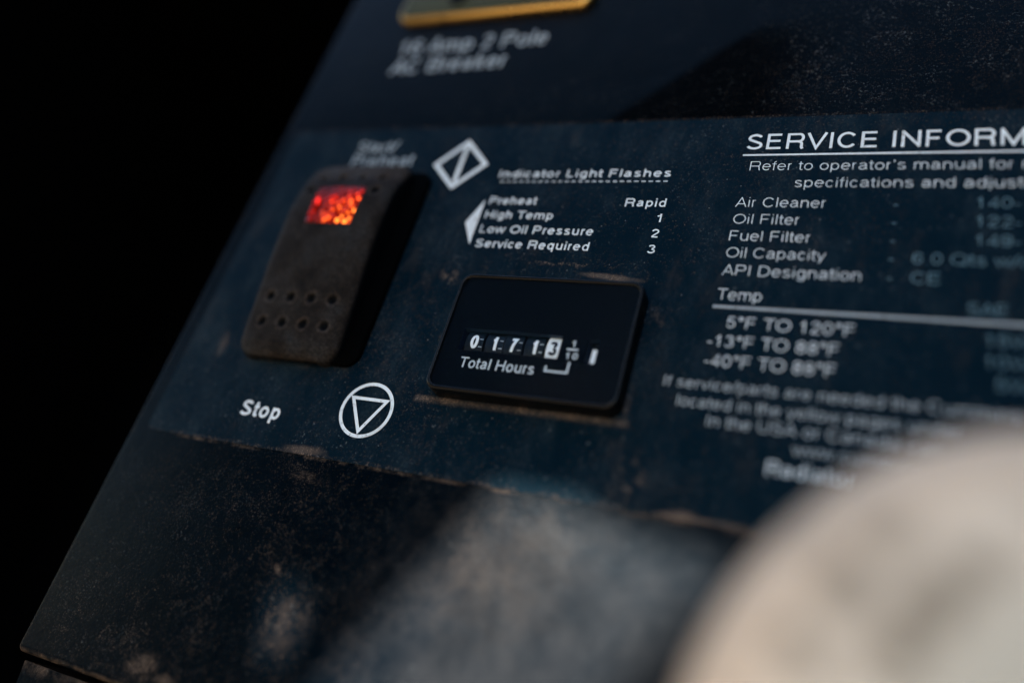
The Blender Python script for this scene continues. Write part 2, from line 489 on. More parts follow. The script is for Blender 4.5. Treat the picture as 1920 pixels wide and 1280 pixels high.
def glyph(c, w):
    """centre lines of one letter; w is the stroke width"""
    A = ADV[c] / 718.0
    h = w / 2
    t, b, xh = 1 - h, h, 0.728 - h
    l, r = 0.10 + h, A - 0.10 - h
    ol, orr = 0.055 + h, A - 0.055 - h
    m = A / 2
    if c == ' ': return []
    if c == 'I': return [[(m, 0), (m, 1)]]
    if c == 'l': return [[(m, 0), (m, 1)]]
    if c == 'i': return [[(m, 0), (m, .728)], [(m, 1 - w * .95), (m, 1)]]
    if c == 'j': return [[(m, .728), (m, -.12)] + arc(m - .1, -.12, .1, .11, 0, -80, 6)[1:], [(m, 1 - w * .95), (m, 1)]]
    if c == '1': return [[(m + .04, 0), (m + .04, .98)], [(m - .20, .775 - h), (m - .02, .83 - h), (m + .04, .98)]]
    if c == 'E': return [[(r, t), (l, t), (l, b), (r + .02, b)], [(l, .53), (r - .03, .53)]]
    if c == 'F': return [[(r + .02, t), (l, t), (l, 0)], [(l, .50), (r - .05, .50)]]
    if c == 'L': return [[(l, 1), (l, b), (r + .03, b)]]
    if c == 'T': return [[(.03, t), (A - .03, t)], [(m, t), (m, 0)]]
    if c == 'H': return [[(l, 0), (l, 1)], [(r, 0), (r, 1)], [(l, .52), (r, .52)]]
    if c == 'N': return [[(l, 0), (l, 1)], [(r, 0), (r, 1)], [(l, t), (r, b)]]
    if c == 'M': return [[(l, 0), (l, 1)], [(r, 0), (r, 1)], [(l, t), (m, b), (r, t)]]
    if c == 'V': return [[(.06, 1), (m, b * .5), (A - .06, 1)]]
    if c == 'v': return [[(.07, .728), (m, b * .5), (A - .07, .728)]]
    if c == 'A': return [[(.06, 0), (m, 1 - b * .5), (A - .06, 0)], [(.22, .31), (A - .22, .31)]]
    if c == 'W': return [[(.06, 1), (m * .54, h), (m, t), (A - m * .54, h), (A - .06, 1)]]
    if c == 'w': return [[(.06, .728), (m * .56, h), (m, xh), (A - m * .56, h), (A - .06, .728)]]
    if c == 'y': return [[(.06, .728), (m, .03)], [(A - .06, .728), (m - .02, -.02), (m - .07, -.16)] + arc(m - .16, -.15, .1, .07, -20, -95, 5)[1:]]
    if c in 'PRB':
        k = .47 if c != 'B' else .53
        rz = (t - k) / 2
        s = [[(l, 0), (l, 1)], [(l, t), (r - .16, t)] + arc(r - .17, k + rz, .17, rz, 90, -90)[1:] + [(l, k)]]
        if c == 'R': s.append([(r - .22, k), (r - .10, k - .03), (r - .045, k - .12), (r - .03, .10), (r + .02, 0)])
        if c == 'B': s.append([(r - .16, k)] + arc(r - .17, (k + b) / 2, .19, (k - b) / 2, 90, -90)[1:] + [(l, b)])
        return s
    if c == 'D': return [[(l, 0), (l, 1)], [(l, t)] + arc(m - .06, .5, r - m + .07, .5 - h, 90, -90) + [(l, b)]]
    if c == 'U': return [[(l, 1), (l, .36)] + arc(m, .34, r - m, .34 - h, 180, 360)[1:] + [(r, 1)]]
    if c in 'OQ':
        s = [arc(m, .5, orr - m, .5 - h, 0, 360, 30)]
        if c == 'Q': s.append([(m + .08, .24), (orr + .02, -.03)])
        return s
    if c == 'C': return [arc(m, .5, orr - m - .01, .5 - h, 38, 322, 24)]
    if c == '0': return [arc(m, .5, r - m + .03, .5 - h, 0, 360, 28)]
    if c == 'S': return [arc(m, .735, m - .12 - h, .265 - h, 18, 215, 14) + [(m, .515)] + arc(m, .27, m - .085 - h, .27 - h, 45, -165, 14)]
    if c == 's':
        return [arc(m, .545, m - .10 - h, .183 - h, 18, 215, 12) + [(m, .37)] + arc(m, .19, m - .075 - h, .19 - h, 45, -165, 12)]
    if c == '2': return [arc(m, .70, r - m, .30 - h, 170, -25, 12) + [(l + .10, .24), (l + .01, b)], [(l, b), (r + .02, b)]]
    if c == '3': return [arc(m - .02, .745, r - m - .02, .255 - h, 165, -85, 12), arc(m - .02, .275, r - m + .01, .275 - h, 85, -165, 14)]
    if c == '4': return [[(r - .09, 0), (r - .09, .98), (l - .02, .27), (r + .05, .27)]]
    if c == '5': return [[(r, t), (l + .09, t), (l + .03, .50)] + arc(m, .33, r - m + .01, .33 - h, 140, -160, 14)]
    if c == '6': return [arc(m, .32, r - m + .01, .32 - h, 0, 360, 22), [(l - .01, .32), (l + .01, .62)] + arc(m + .03, .66, m - l + .02, .34 - h, 165, 25, 10)]
    if c == '9': return [arc(m, .68, r - m + .01, .32 - h, 0, 360, 22), [(r + .01, .68), (r - .01, .38)] + arc(m - .03, .34, m - l + .02, .34 - h, -15, -155, 10)]
    if c == '7': return [[(l - .02, t), (r + .01, t), (m, .45), (m - .09, 0)]]
    if c == '8': return [arc(m, .745, r - m - .02, .245 - h, 0, 360, 22), arc(m, .27, r - m + .01, .27 - h, 0, 360, 22)]
    if c in 'bdpq':
        x = l if c in 'bp' else r
        lo, hi = (0, 1) if c in 'bd' else (-.27, .728)
        return [[(x, lo), (x, hi)], arc(m, .364, r - m + .01, .375 - h, 0, 360, 24)]
    if c == 'g': return [arc(m, .364, r - m + .01, .375 - h, 0, 360, 24), [(r, .728), (r, -.05)] + arc(m, -.06, r - m, .21 - h, 0, -160, 10)[1:]]
    if c == 'o': return [arc(m, .364, r - m + .03, .375 - h, 0, 360, 24)]
    if c == 'c': return [arc(m, .364, r - m + .03, .375 - h, 38, 322, 20)]
    if c == 'e': return [[(l - .02, .38), (r + .02, .38)], arc(m, .364, r - m + .03, .375 - h, 2, 318, 22)]
    if c == 'a': return [arc(m - .01, .50, r - m - .03, .24 - h, 165, 0, 10) + [(r - .05, .16), (r + .03, h)],
                         [(r - .05, .43), (m, .41)] + arc(m - .06, .21, m - l + .01 - .06, .21 - h, 100, 260, 10) + [(m + .05, h + .02), (r - .05, .22)]]
    if c in 'nmhr':
        s = [[(l, 0), (l, 1 if c == 'h' else .728)]]
        if c == 'r': s.append(arc(l + .17, .48, .17, .255 - h, 180, 80, 8))
        elif c == 'm':
            for a, e in ((l, m), (m, r)): s.append(arc((a + e) / 2, .46, (e - a) / 2, .275 - h, 180, 0, 12) + [(e, 0)])
        else: s.append(arc(m, .45, r - m, .285 - h, 180, 0, 12) + [(r, 0)])
        return s
    if c == 'u': return [[(r, 0), (r, .728)], [(l, .728), (l, .27)] + arc(m, .27, r - m, .28 - h, 180, 360, 12)]
    if c == 'f': return [[(m - .01, 0), (m - .01, .80)] + arc(m + .13, .82, .14, .18 - h, 180, 90, 6)[1:], [(.03, .728 - h), (A - .03, .728 - h)]]
    if c == 't': return [[(m - .02, .94), (m - .02, .15)] + arc(m + .10, .15, .12, .15 - h, 180, 270, 6)[1:] + [(A - .03, h)], [(.03, .728 - h), (A - .03, .728 - h)]]
    if c == 'k': return [[(l, 0), (l, 1)], [(r, .728), (l, .24)], [(l + .17, .40), (r + .02, 0)]]
    if c == '-': return [[(.07, .33), (A - .07, .33)]]
    if c == '.': return [[(m, 0), (m, w)]]
    if c == '/': return [[(-.01, -.02), (A + .01, 1.02)]]
    if c == '\u00b0': return [arc(m, .83, .13, .13, 0, 360, 16)]
    if c == '\u2019': return [[(m, 1), (m, .88), (m - .05, .78)]]
    raise KeyError(c)


def add_text(bm, s, x0, x1, z, cap, h, w=0.125, mat=0, bend=None):
    """lettering from x0 to x1 on the base line z"""
    strokes, pen, part = [], 0.0, None
    for c in s:                                   # '|' marks the letter that ends at x1
        if c == '|':
            part = len(strokes); continue
        for st in glyph(c, w): strokes.append([(pen + x, zz) for x, zz in st])
        pen += ADV[c] / 718.0
    a = min(x for st in strokes for x, _ in st)
    e = max(x for st in strokes[:part] for x, _ in st)
    W = w * cap
    kx = (x1 - x0 - W) / max(e - a, 1e-6) if e - a > 0.05 else cap
    for i, st in enumerate(strokes):
        pts = []
        for x, zz in st:
            p = (x0 + W / 2 + (x - a) * kx, z + zz * cap)
            if not pts or math.hypot(p[0] - pts[-1][0], p[1] - pts[-1][1]) > 1e-4: pts.append(p)
        if bend:
            sub = [pts[0]]
            for p, q in zip(pts, pts[1:]):
                k = max(1, int(math.hypot(q[0] - p[0], q[1] - p[1]) / 0.4))
                sub += [(p[0] + (q[0] - p[0]) * t / k, p[1] + (q[1] - p[1]) * t / k) for t in range(1, k + 1)]
            pts = sub
        closed = len(pts) > 8 and math.hypot(pts[0][0] - pts[-1][0], pts[0][1] - pts[-1][1]) < 1e-3
        if closed: pts.pop()
        add_stroke(bm, pts, W, h + 0.007 * (i % 5), closed, mat, bend)


DIMPLE_ROWS = [(5.7, [-82.7, -75.4, -68.1, -60.8]), (-2.2, [-82.7, -75.4, -68.1, -60.8]),
               (48.6, [-82.7, -75.4, -68.1, -60.8]), (42.8, [-84.2, -60.4])]
M = {}
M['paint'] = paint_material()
M['decal'] = decal_material()
M['ink'] = ink_material()
M['shaded'] = ink_material('shaded_print', (0.30, 0.36, 0.41))  # darker ink copy, paints the shade onto the upper left text
M['dull'] = ink_material('dull_print', (0.44, 0.52, 0.58))
M['blue'] = ink_material('shaded_blue_print', (0.12, 0.23, 0.30))  # dim ink copy, paints the shade onto the right column
M['switch'] = switch_material()
M['meter'] = meter_material()
M['face'] = face_material()
M['glass'] = lens_glass_material()
M['red'] = red_lens_material()
M['collar'] = simple('dark_rubber', (0.001, 0.003, 0.006), 0.6, spec=0.05)
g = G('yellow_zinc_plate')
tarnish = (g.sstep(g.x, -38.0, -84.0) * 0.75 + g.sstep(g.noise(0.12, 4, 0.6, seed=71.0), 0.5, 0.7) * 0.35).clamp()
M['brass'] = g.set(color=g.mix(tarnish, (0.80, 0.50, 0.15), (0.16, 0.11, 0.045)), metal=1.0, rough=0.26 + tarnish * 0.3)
M['olive'] = simple('olive_label_plate', (0.040, 0.046, 0.026), 0.55, spec=0.15, var=0.3, scale=0.06)
M['hole'] = simple('breaker_black', (0.0015, 0.002, 0.003), 0.5, spec=0.05)
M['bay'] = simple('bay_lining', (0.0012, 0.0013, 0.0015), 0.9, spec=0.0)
M['wheel'] = simple('wheel_black', (0.002, 0.008, 0.016), 0.4, spec=0.15)
M['pit'] = simple('shadow_black_plastic', (0.0005, 0.0007, 0.0010), 0.7, spec=0.01)
M['wall'] = simple('window_reveal', (0.010, 0.028, 0.060), 0.5, spec=0.2)
M['digit'] = simple('wheel_white', (0.86, 0.88, 0.90), 0.5, spec=0.3, var=0.06)
M['dial_ink'] = simple('dial_print', (0.62, 0.66, 0.69), 0.5, spec=0.3, var=0.08)
M['ground'] = simple('sandy_ground', (0.34, 0.25, 0.16), 0.9, spec=0.1, var=0.35, scale=0.004)
M['blocker'] = simple('blocker_paint', (0.03, 0.035, 0.04), 0.6, spec=0.2)

# ------------------------------------------------------------------ surroundings
bm = bmesh.new()
S_ = 60.0
bmesh.ops.create_grid(bm, x_segments=4, y_segments=4, size=S_)
ground = finish('ground', bm, M['ground'])
ground.location = (0, 0, -0.75)
ground['kind'] = 'structure'

# the dark bay the machine stands in: back, left, right, roof and floor linings with a real thickness
bm = bmesh.new()
def wbox(bm, a, b):
    vs = [bm.verts.new((x, y, z)) for x in (a[0], b[0]) for y in (a[1], b[1]) for z in (a[2], b[2])]
    for f in ((0, 1, 3, 2), (4, 6, 7, 5), (0, 4, 5, 1), (2, 3, 7, 6), (0, 2, 6, 4), (1, 5, 7, 3)):
        bm.faces.new([vs[i] for i in f])
wbox(bm, (-0.62, 0.42, -0.32), (0.42, 0.44, 0.46))
wbox(bm, (-0.64, 0.00, -0.32), (-0.62, 0.44, 0.46))
wbox(bm, (0.40, -0.02, -0.32), (0.42, 0.42, 0.46))
wbox(bm, (-0.64, 0.00, 0.46), (0.42, 0.44, 0.48))
wbox(bm, (-0.64, 0.00, -0.34), (0.42, 0.44, -0.32))
wbox(bm, (0.262, -0.50, -0.32), (0.282, -0.003, 0.46))  # unseen wall added to block light from the right
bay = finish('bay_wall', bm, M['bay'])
bay['kind'] = 'structure'

# ------------------------------------------------------------------ control panel
panel = empty('control_panel', 'black dusty metal generator control panel with white printed decal, switch and hour meter', 'control panel')

bm = bmesh.new()
X0, X1, Z0, Z1, RR = -117.0, 330.0, -101.4, 300.0, 1.5
rings = []
for k in range(0, 7):
    a = math.radians(90 * k / 6)
    ins = RR * (1 - math.cos(math.radians(90) - a)) if False else RR * (1 - math.sin(math.radians(90) - a))
    hh = -RR * (1 - math.sin(a))
    rings.append((RR * (1 - math.cos(a)), -RR + RR * math.sin(a)))
prof = [(0.0, -240.0)] + [(i_, h_) for i_, h_ in rings]
loft(bm, [[P(x, h_, z) for x, z in rrect(X0 + i_, X1 - i_, Z0 + i_, Z1 - i_, 1.9 - i_, 6)] for i_, h_ in prof])
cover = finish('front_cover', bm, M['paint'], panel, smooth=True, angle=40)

bm = bmesh.new()
pts = [(-113.4, -103.0), (330, -103.0), (330, -190), (-100.0, -190)]
loft(bm, [[P(x, -240, z) for x, z in pts], [P(x, -1.6, z) for x, z in pts]], cap_first=True)
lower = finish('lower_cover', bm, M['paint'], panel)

bm = bmesh.new()
loft(bm, [[P(x, h_, z) for x, z in rrect(-111 + i_, 300 - i_, -37.7 + i_, 75.3 - i_, 2.5, 6)] for i_, h_ in ((0, 0.02), (0, 0.12), (0.06, 0.18))])
decal = finish('decal', bm, M['decal'], panel)
decal['label'] = 'large dark navy printed decal covering the middle of the panel'
HP = 0.24      # height of printing on the decal
HB = 0.06      # height of printing straight on the paint

B = 0.15      # stroke width of the bold lines, in cap heights
LINES = [
    ('Indicator Light Flashes', -26.8, 24.4, 54.9, 2.75, B),
    ('Preheat', -26.9, -11.9, 45.0, 2.75, B), ('High Temp', -26.7, -5.8, 39.9, 2.75, B),
    ('Low Oil Pressure', -26.7, 7.2, 34.8, 2.75, B), ('Service Required', -26.5, 7.2, 29.8, 2.75, B),
    ('Rapid', 13.9, 25.0, 44.7, 2.75, B), ('1', 23.4, 24.7, 39.7, 2.7, B), ('2', 23.1, 25.1, 34.7, 2.7, B), ('3', 23.1, 25.1, 29.7, 2.7, B),
    ('SERVICE INFOR|MATION', 42.8, 99.9, 64.0, 5.3, 0.135),
    ('Refer to operator\u2019s manual for| maintenance', 44.7, 103.5, 56.9, 3.0, 0.074),
    ('specifications and adjust|ments.', 56.4, 105.6, 51.4, 3.0, 0.074),
    ('Air Cleaner', 42.9, 64.3, 45.0, 3.0, 0.074), ('Oil Filter', 43.1, 58.8, 39.7, 3.0, 0.074), ('Fuel Filter', 43.0, 61.9, 34.5, 3.0, 0.074),
    ('Oil Capacity', 43.0, 65.9, 29.4, 3.0, 0.074), ('API Designation', 42.9, 73.9, 24.2, 3.0, 0.074),
    ('Temp', 42.7, 53.1, 17.1, 3.1, 0.074),
    ('5\u00b0F TO 120\u00b0F', 46.3, 74.0, 9.5, 3.05, 0.084), ('-13\u00b0F TO 88\u00b0F', 42.6, 71.2, 4.3, 3.05, 0.084),
    ('-40\u00b0F TO 88\u00b0F', 42.8, 71.0, -0.9, 3.05, 0.084),
    ('-', 79.2, 80.4, 45.0, 3.0, 0.074), ('-', 79.2, 80.4, 39.7, 3.0, 0.074), ('-', 79.2, 80.4, 34.5, 3.0, 0.074), ('-', 79.2, 80.4, 29.4, 3.0, 0.074), ('-', 79.2, 80.4, 24.2, 3.0, 0.074),
    ('140|-', 96.4, 103.4, 45.5, 3.0, 0.074), ('122|-', 96.4, 103.5, 40.2, 3.0, 0.074), ('149|-', 96.4, 103.4, 34.9, 3.0, 0.074),
    ('6.0 Qts w/|o', 84.2, 104.9, 29.5, 3.0, 0.074), ('CE', 84.2, 90.0, 24.2, 3.0, 0.074),
    ('SAE', 95.4, 102.9, 16.9, 2.9, 0.074), ('15W-40', 98.9, 113.5, 9.5, 2.9, 0.074), ('10W-30', 98.9, 113.5, 4.4, 2.9, 0.074), ('5W-30', 101.0, 113.5, -0.7, 2.9, 0.074),
    ('If service/parts are needed the| Cummins', 34.7, 87.6, -7.0, 2.7, 0.084),
    ('located in the yellow pages| under', 38.6, 84.3, -11.6, 2.7, 0.084),
    ('In the USA or Canada| call', 46.0, 84.4, -15.8, 2.7, 0.084),
    ('www.cumm|ins', 64.4, 83.8, -20.0, 2.6, 0.084),
    ('Radiator', 59.8, 76.6, -25.2, 3.4, B),
    ('Stop', -80.6, -67.0, -29.4, 4.6, 0.18),
    ('Start/', -82.0, -66.6, 65.6, 4.6, B), ('Preheat', -82.0, -58.4, 59.9, 4.6, B),
]
for s, a, b, z, cap, bold in LINES:
    bm = bmesh.new()
    add_text(bm, s, a, b, z, cap, HP, bold)
    o_ = finish('printed_text', bm, M['blue' if a > 76 else 'shaded' if (b < -56 and z > 50) else 'dull' if (a > 30 and z < -5) else 'ink'], decal)
for s, a, b, z, cap, bold in [('16 Amp 2 Pole', -84.2, -27.3, 110.9, 7.0, B), ('AC Breaker', -84.3, -39.4, 101.6, 7.0, B)]:
    bm = bmesh.new()
    add_text(bm, s, a, b, z, cap, HB, bold)
    finish('printed_text', bm, M['shaded'], cover)

bm = bmesh.new(); add_stroke(bm, [(42.3, 62.1), (126, 62.1)], 0.55, HP); finish('heading_rule', bm, M['ink'], decal)
bm = bmesh.new(); add_stroke(bm, [(42.3, 15.1), (126, 15.1)], 0.80, HP); finish('table_rule', bm, M['shaded'], decal)
bm = bmesh.new()
k = -25.7
while k < 24.4:
    add_stroke(bm, [(k, 53.35), (min(k + 1.15, 24.4), 53.35)], 0.32, HP); k += 2.02
finish('dashed_rule', bm, M['ink'], decal)
bm = bmesh.new()
bm.faces.new([bm.verts.new(P(x, HP, z)) for x, z in ((-28.4, 46.6), (-32.3, 38.3), (-28.4, 30.6))])
finish('arrow_mark', bm, M['ink'], decal)
bm = bmesh.new()
add_stroke(bm, [(-41.4, 69.0), (-32.8, 60.1), (-41.3, 51.4), (-49.9, 60.1)], 1.35, HP, True)
add_stroke(bm, [(-41.2, 67.3), (-41.2, 53.1)], 1.35, HP + 0.03)
finish('start_symbol', bm, M['ink'], decal)
# stop mark: ring with a triangle standing on its point
bm = bmesh.new()
cx, cz, s3 = -40.75, -23.0, None
side = 12.2
rr = side / math.sqrt(3)
add_stroke(bm, [(cx + (rr + 0.42) * math.cos(t * math.pi / 36), cz + (rr + 0.42) * math.sin(t * math.pi / 36)) for t in range(72)], 0.95, HP, True)
ri = rr - 0.95
add_stroke(bm, [(cx - ri * math.cos(math.pi / 6), cz + ri / 2), (cx + ri * math.cos(math.pi / 6), cz + ri / 2), (cx, cz - ri)], 0.92, HP + 0.03, True)
finish('stop_symbol', bm, M['ink'], decal)

# ------------------------------------------------------------------ hour meter
bm = bmesh.new()
A = (-23.9, 26.7, -16.8, 17.9)
prof = [(0, 0.1), (0, 4.3), (0.10, 4.75), (0.35, 5.08), (0.65, 5.15), (0.95, 5.1), (1.15, 4.9), (1.25, 4.62), (1.28, 4.2)]
loft(bm, [[P(x, h_, z) for x, z in rrect(A[0] + i_, A[1] - i_, A[2] + i_, A[3] - i_, 3.3 - i_ * 0.75, 8)] for i_, h_ in prof], cap_last=False)
meter = finish('hour_meter', bm, M['meter'], panel, smooth=True, angle=60)
meter['label'] = 'black rectangular hour meter reading 01713 total hours'

W1 = (-18.0, 9.05, -5.1, 1.3)
W2 = (16.2, 18.6, -5.5, 0.9)
HF = 4.55
bm = bmesh.new()
xs = sorted({-22.75, 25.55, W1[0], W1[1], W2[0], W2[1]})
zs = sorted({-15.65, 16.75, W1[2], W1[3], W2[2], W2[3]})
gv = {(x, z): bm.verts.new(P(x, HF, z)) for x in xs for z in zs}
for i in range(len(xs) - 1):
    for j in range(len(zs) - 1):
        mx_, mz_ = (xs[i] + xs[i + 1]) / 2, (zs[j] + zs[j + 1]) / 2
        if any(w[0] < mx_ < w[1] and w[2] < mz_ < w[3] for w in (W1, W2)): continue
        bm.faces.new((gv[xs[i], zs[j]], gv[xs[i + 1], zs[j]], gv[xs[i + 1], zs[j + 1]], gv[xs[i], zs[j + 1]]))
for e in [e for e in bm.edges if len(e.link_faces) == 1]:
    v1, v2 = e.verts
    a, b = [(round(v.co.x / MM, 3), round(v.co.z / MM, 3)) for v in (v1, v2)]
    if any(min(a[0], b[0]) >= w[0] - .01 and max(a[0], b[0]) <= w[1] + .01 and min(a[1], b[1]) >= w[2] - .01 and max(a[1], b[1]) <= w[3] + .01 for w in (W1, W2)):
        q = [bm.verts.new((v.co.x, -2.2 * MM, v.co.z)) for v in (v2, v1)]
        bm.faces.new((v1, v2, q[0], q[1])).material_index = 1
finish('dial_face', bm, [M['face'], M['wall']], meter)

# five number wheels on one axle behind the window
RW = 6.6
axz, axh = -1.95, 3.9 - RW
def wheel(x0, x1, ch, dark):
    bm = bmesh.new()
    n = 96
    for i in range(n):
        a0, a1 = 2 * math.pi * i / n, 2 * math.pi * (i + 1) / n
        q = []
        for x, a in ((x0, a0), (x1, a0), (x1, a1), (x0, a1)):
            q.append(bm.verts.new(P(x, axh + RW * math.cos(a), axz + RW * math.sin(a))))
        bm.faces.new(q).material_index = 1 if dark else 0
    bmesh.ops.remove_doubles(bm, verts=bm.verts, dist=1e-7)
    for x in (x0, x1):
        bm.faces.new([bm.verts.new(P(x, axh + RW * math.cos(2 * math.pi * i / n), axz + RW * math.sin(2 * math.pi * i / n))) for i in range(n)])
    def bend(x, z, h):
        a = (z - axz) / RW
        return P(x, axh + (RW + 0.05 + h) * math.cos(a), axz + (RW + 0.05 + h) * math.sin(a))
    c = (x0 + x1) / 2
    w, digit = ch
    add_text(bm, digit, c - w / 2, c + w / 2, -3.95, 3.9, 0, 0.20, 0 if dark else 1, bend)
    # ends of the neighbouring digits just coming into the window
    for dz in (-5.5,):
        t = str((int(digit) + 1) % 10)
        add_text(bm, t, c - w / 2, c + w / 2, -3.95 + dz, 3.9, 0, 0.20, 0 if dark else 1, bend)
    # small index bars on the wheel's right side
    if not dark:
        for zz in (-1.2, -3.3):
            vs = [bm.verts.new(bend(x, z, 0)) for x, z in ((x1 - 1.15, zz), (x1 - 0.15, zz), (x1 - 0.15, zz - 0.16), (x1 - 1.15, zz - 0.16))]
            bm.faces.new(vs).material_index = 2
    o = finish('number_wheel', bm, [M['wheel'], M['digit'], M['dial_ink']], meter)
    return o
for c, ch in ((-14.4, (2.15, '0')), (-8.75, (1.45, '1')), (-3.55, (2.0, '7')), (2.15, (1.45, '1'))):
    wheel(c - 2.5, c + 2.5, ch, False)
wheel(5.35, 8.85, (2.2, '3'), True)
bm = bmesh.new(); add_box(bm, 17.15, 18.45, 2.4, 3.7, -5.2, -1.3); finish('running_flag', bm, M['digit'], meter)
bm = bmesh.new(); add_box(bm, 16.2, 18.6, 1.9, 2.3, -5.5, 0.9); finish('flag_backing', bm, M['wheel'], meter)
bm = bmesh.new(); add_text(bm, 'Total Hours', -16.3, 4.2, -9.95, 2.95, HF + 0.05, 0.13); finish('printed_text', bm, M['dial_ink'], meter)
bm = bmesh.new(); add_text(bm, '1', 11.75, 12.75, -1.5, 1.75, HF + 0.05, 0.2); finish('printed_text', bm, M['dial_ink'], meter)
bm = bmesh.new(); add_text(bm, '10', 11.0, 14.2, -4.85, 1.75, HF + 0.05, 0.2); finish('printed_text', bm, M['dial_ink'], meter)
bm = bmesh.new(); add_stroke(bm, [(10.95, -2.25), (13.85, -2.25)], 0.5, HF + 0.05); finish('fraction_bar', bm, M['dial_ink'], meter)
bm = bmesh.new(); add_stroke(bm, [(6.95, -7.2), (6.95, -8.6), (12.55, -8.6), (12.55, -5.7)], 0.5, HF + 0.05); finish('bracket_mark', bm, M['dial_ink'], meter)
bm = bmesh.new(); add_box(bm, -22.55, 25.35, 4.74, 4.78, -15.45, 16.55); finish('clear_window', bm, M['glass'], meter)

# ------------------------------------------------------------------ rocker switch
SX0, SX1, SZ0, SZ1 = SWITCH
zk = [(-12.3, 3.6), (-8, 4.8), (0, 5.8), (8, 7.0), (20, 8.6), (32, 9.6), (40, 9.6), (46, 8.7), (52, 6.8), (57, 4.6)]
def hprof(z):
    z = min(max(z, zk[0][0]), zk[-1][0])
    for i in range(len(zk) - 1):
        if zk[i][0] <= z <= zk[i + 1][0]:
            t = (z - zk[i][0]) / (zk[i + 1][0] - zk[i][0])
            p0 = zk[max(i - 1, 0)][1]; p1 = zk[i][1]; p2 = zk[i + 1][1]; p3 = zk[min(i + 2, len(zk) - 1)][1]
            return p1 + 0.5 * t * (p2 - p0 + t * (2 * p0 - 5 * p1 + 4 * p2 - p3 + t * (3 * (p1 - p2) + p3 - p0)))
LENS = (-80.6, -63.5, 29.7, 44.2)
RC, RE = 5.0, 2.0
scx, scz, shw, shh = (SX0 + SX1) / 2, (SZ0 + SZ1) / 2, (SX1 - SX0) / 2, (SZ1 - SZ0) / 2
def ssd(x, z):
    qx, qz = abs(x - scx) - shw + RC, abs(z - scz) - shh + RC
    return math.hypot(max(qx, 0), max(qz, 0)) + min(max(qx, qz), 0) - RC
def shape_h(x, z):
    h = hprof(z)
    h -= 0.9 * ((x - scx) / shw) ** 4
    d = -ssd(x, z)
    if d < RE: h -= RE - math.sqrt(max(RE * RE - (RE - d) ** 2, 0))
    for zr, row in DIMPLE_ROWS:
        if abs(z - zr) < 1.8:
            for xx in row:
                r = math.hypot(x - xx, z - zr)
                if r < 1.65: h -= 0.80 * min(1.0, (1.65 - r) / 0.7)
    return h
def lines(a, b, step):
    edge = [0, .06, .2, .42, .75, 1.2, 1.7, 2.4]
    n = int((b - a - 4.8) / step)
    mid = [a + 2.4 + (b - a - 4.8) * i / n for i in range(1, n)]
    return [a + e for e in edge] + mid + [b - e for e in reversed(edge)]
xs, zs = lines(SX0, SX1, 0.36), lines(SZ0, SZ1, 0.36)
bm = bmesh.new()
grid = []
for x in xs:
    row = []
    for z in zs:
        px, pz = x, z
        s = ssd(px, pz)
        if s > 0:
            ccx = scx + math.copysign(shw - RC, x - scx); ccz = scz + math.copysign(shh - RC, z - scz)
            l = math.hypot(x - ccx, z - ccz)
            px, pz = ccx + (x - ccx) * RC / l, ccz + (z - ccz) * RC / l
        row.append(bm.verts.new(P(px, shape_h(px, pz), pz)))
    grid.append(row)
for i in range(len(xs) - 1):
    for j in range(len(zs) - 1):
        bm.faces.new((grid[i][j], grid[i + 1][j], grid[i + 1][j + 1], grid[i][j + 1]))
outline = [grid[i][0] for i in range(len(xs))] + [grid[-1][j] for j in range(1, len(zs))] + \
          [grid[i][-1] for i in range(len(xs) - 2, -1, -1)] + [grid[0][j] for j in range(len(zs) - 2, 0, -1)]
base = [bm.verts.new((v.co.x, -0.3 * MM, v.co.z)) for v in outline]
for i in range(len(outline)):
    j = (i + 1) % len(outline)
    bm.faces.new((outline[i], outline[j], base[j], base[i]))
bmesh.ops.remove_doubles(bm, verts=bm.verts, dist=2e-6)
switch = finish('rocker_switch', bm, M['switch'], panel, smooth=True, angle=50)
switch['label'] = 'dusty black rocker switch with dimpled ends and glowing red lens'

# red lens: a shallow cushion that follows the rocker's top
bm = bmesh.new()
nx, nz = 40, 34
g_ = []
for i in range(nx + 1):
    r_ = []
    for j in range(nz + 1):
        x = LENS[0] + (LENS[1] - LENS[0]) * i / nx
        z = LENS[2] + (LENS[3] - LENS[2]) * j / nz
        e = min(i, nx - i, j, nz - j)
        up = -0.35 if e == 0 else (0.10 if e == 1 else 0.16)
        r_.append(bm.verts.new(P(x, hprof(z) + up, z)))
    g_.append(r_)
for i in range(nx):
    for j in range(nz):
        bm.faces.new((g_[i][j], g_[i + 1][j], g_[i + 1][j + 1], g_[i][j + 1]))
lens = finish('indicator_lens', bm, M['red'], switch, smooth=True)
lens['label'] = 'glowing red beaded indicator lens'
# thin black frame under the rocker, widened right to stand in for its shadow
bm = bmesh.new()
loft(bm, [[P(x, h_, z) for x, z in rrect(SX0 - 0.4 + i_, SX1 + 5.6 - i_, SZ0 + 0.6 + i_, SZ1 - 1.0 - i_, 4.5, 6)] for i_, h_ in ((0, 0.19), (0, 1.3), (0.5, 1.8))])
finish('shadow_bezel', bm, M['pit'], switch, smooth=True, angle=40)

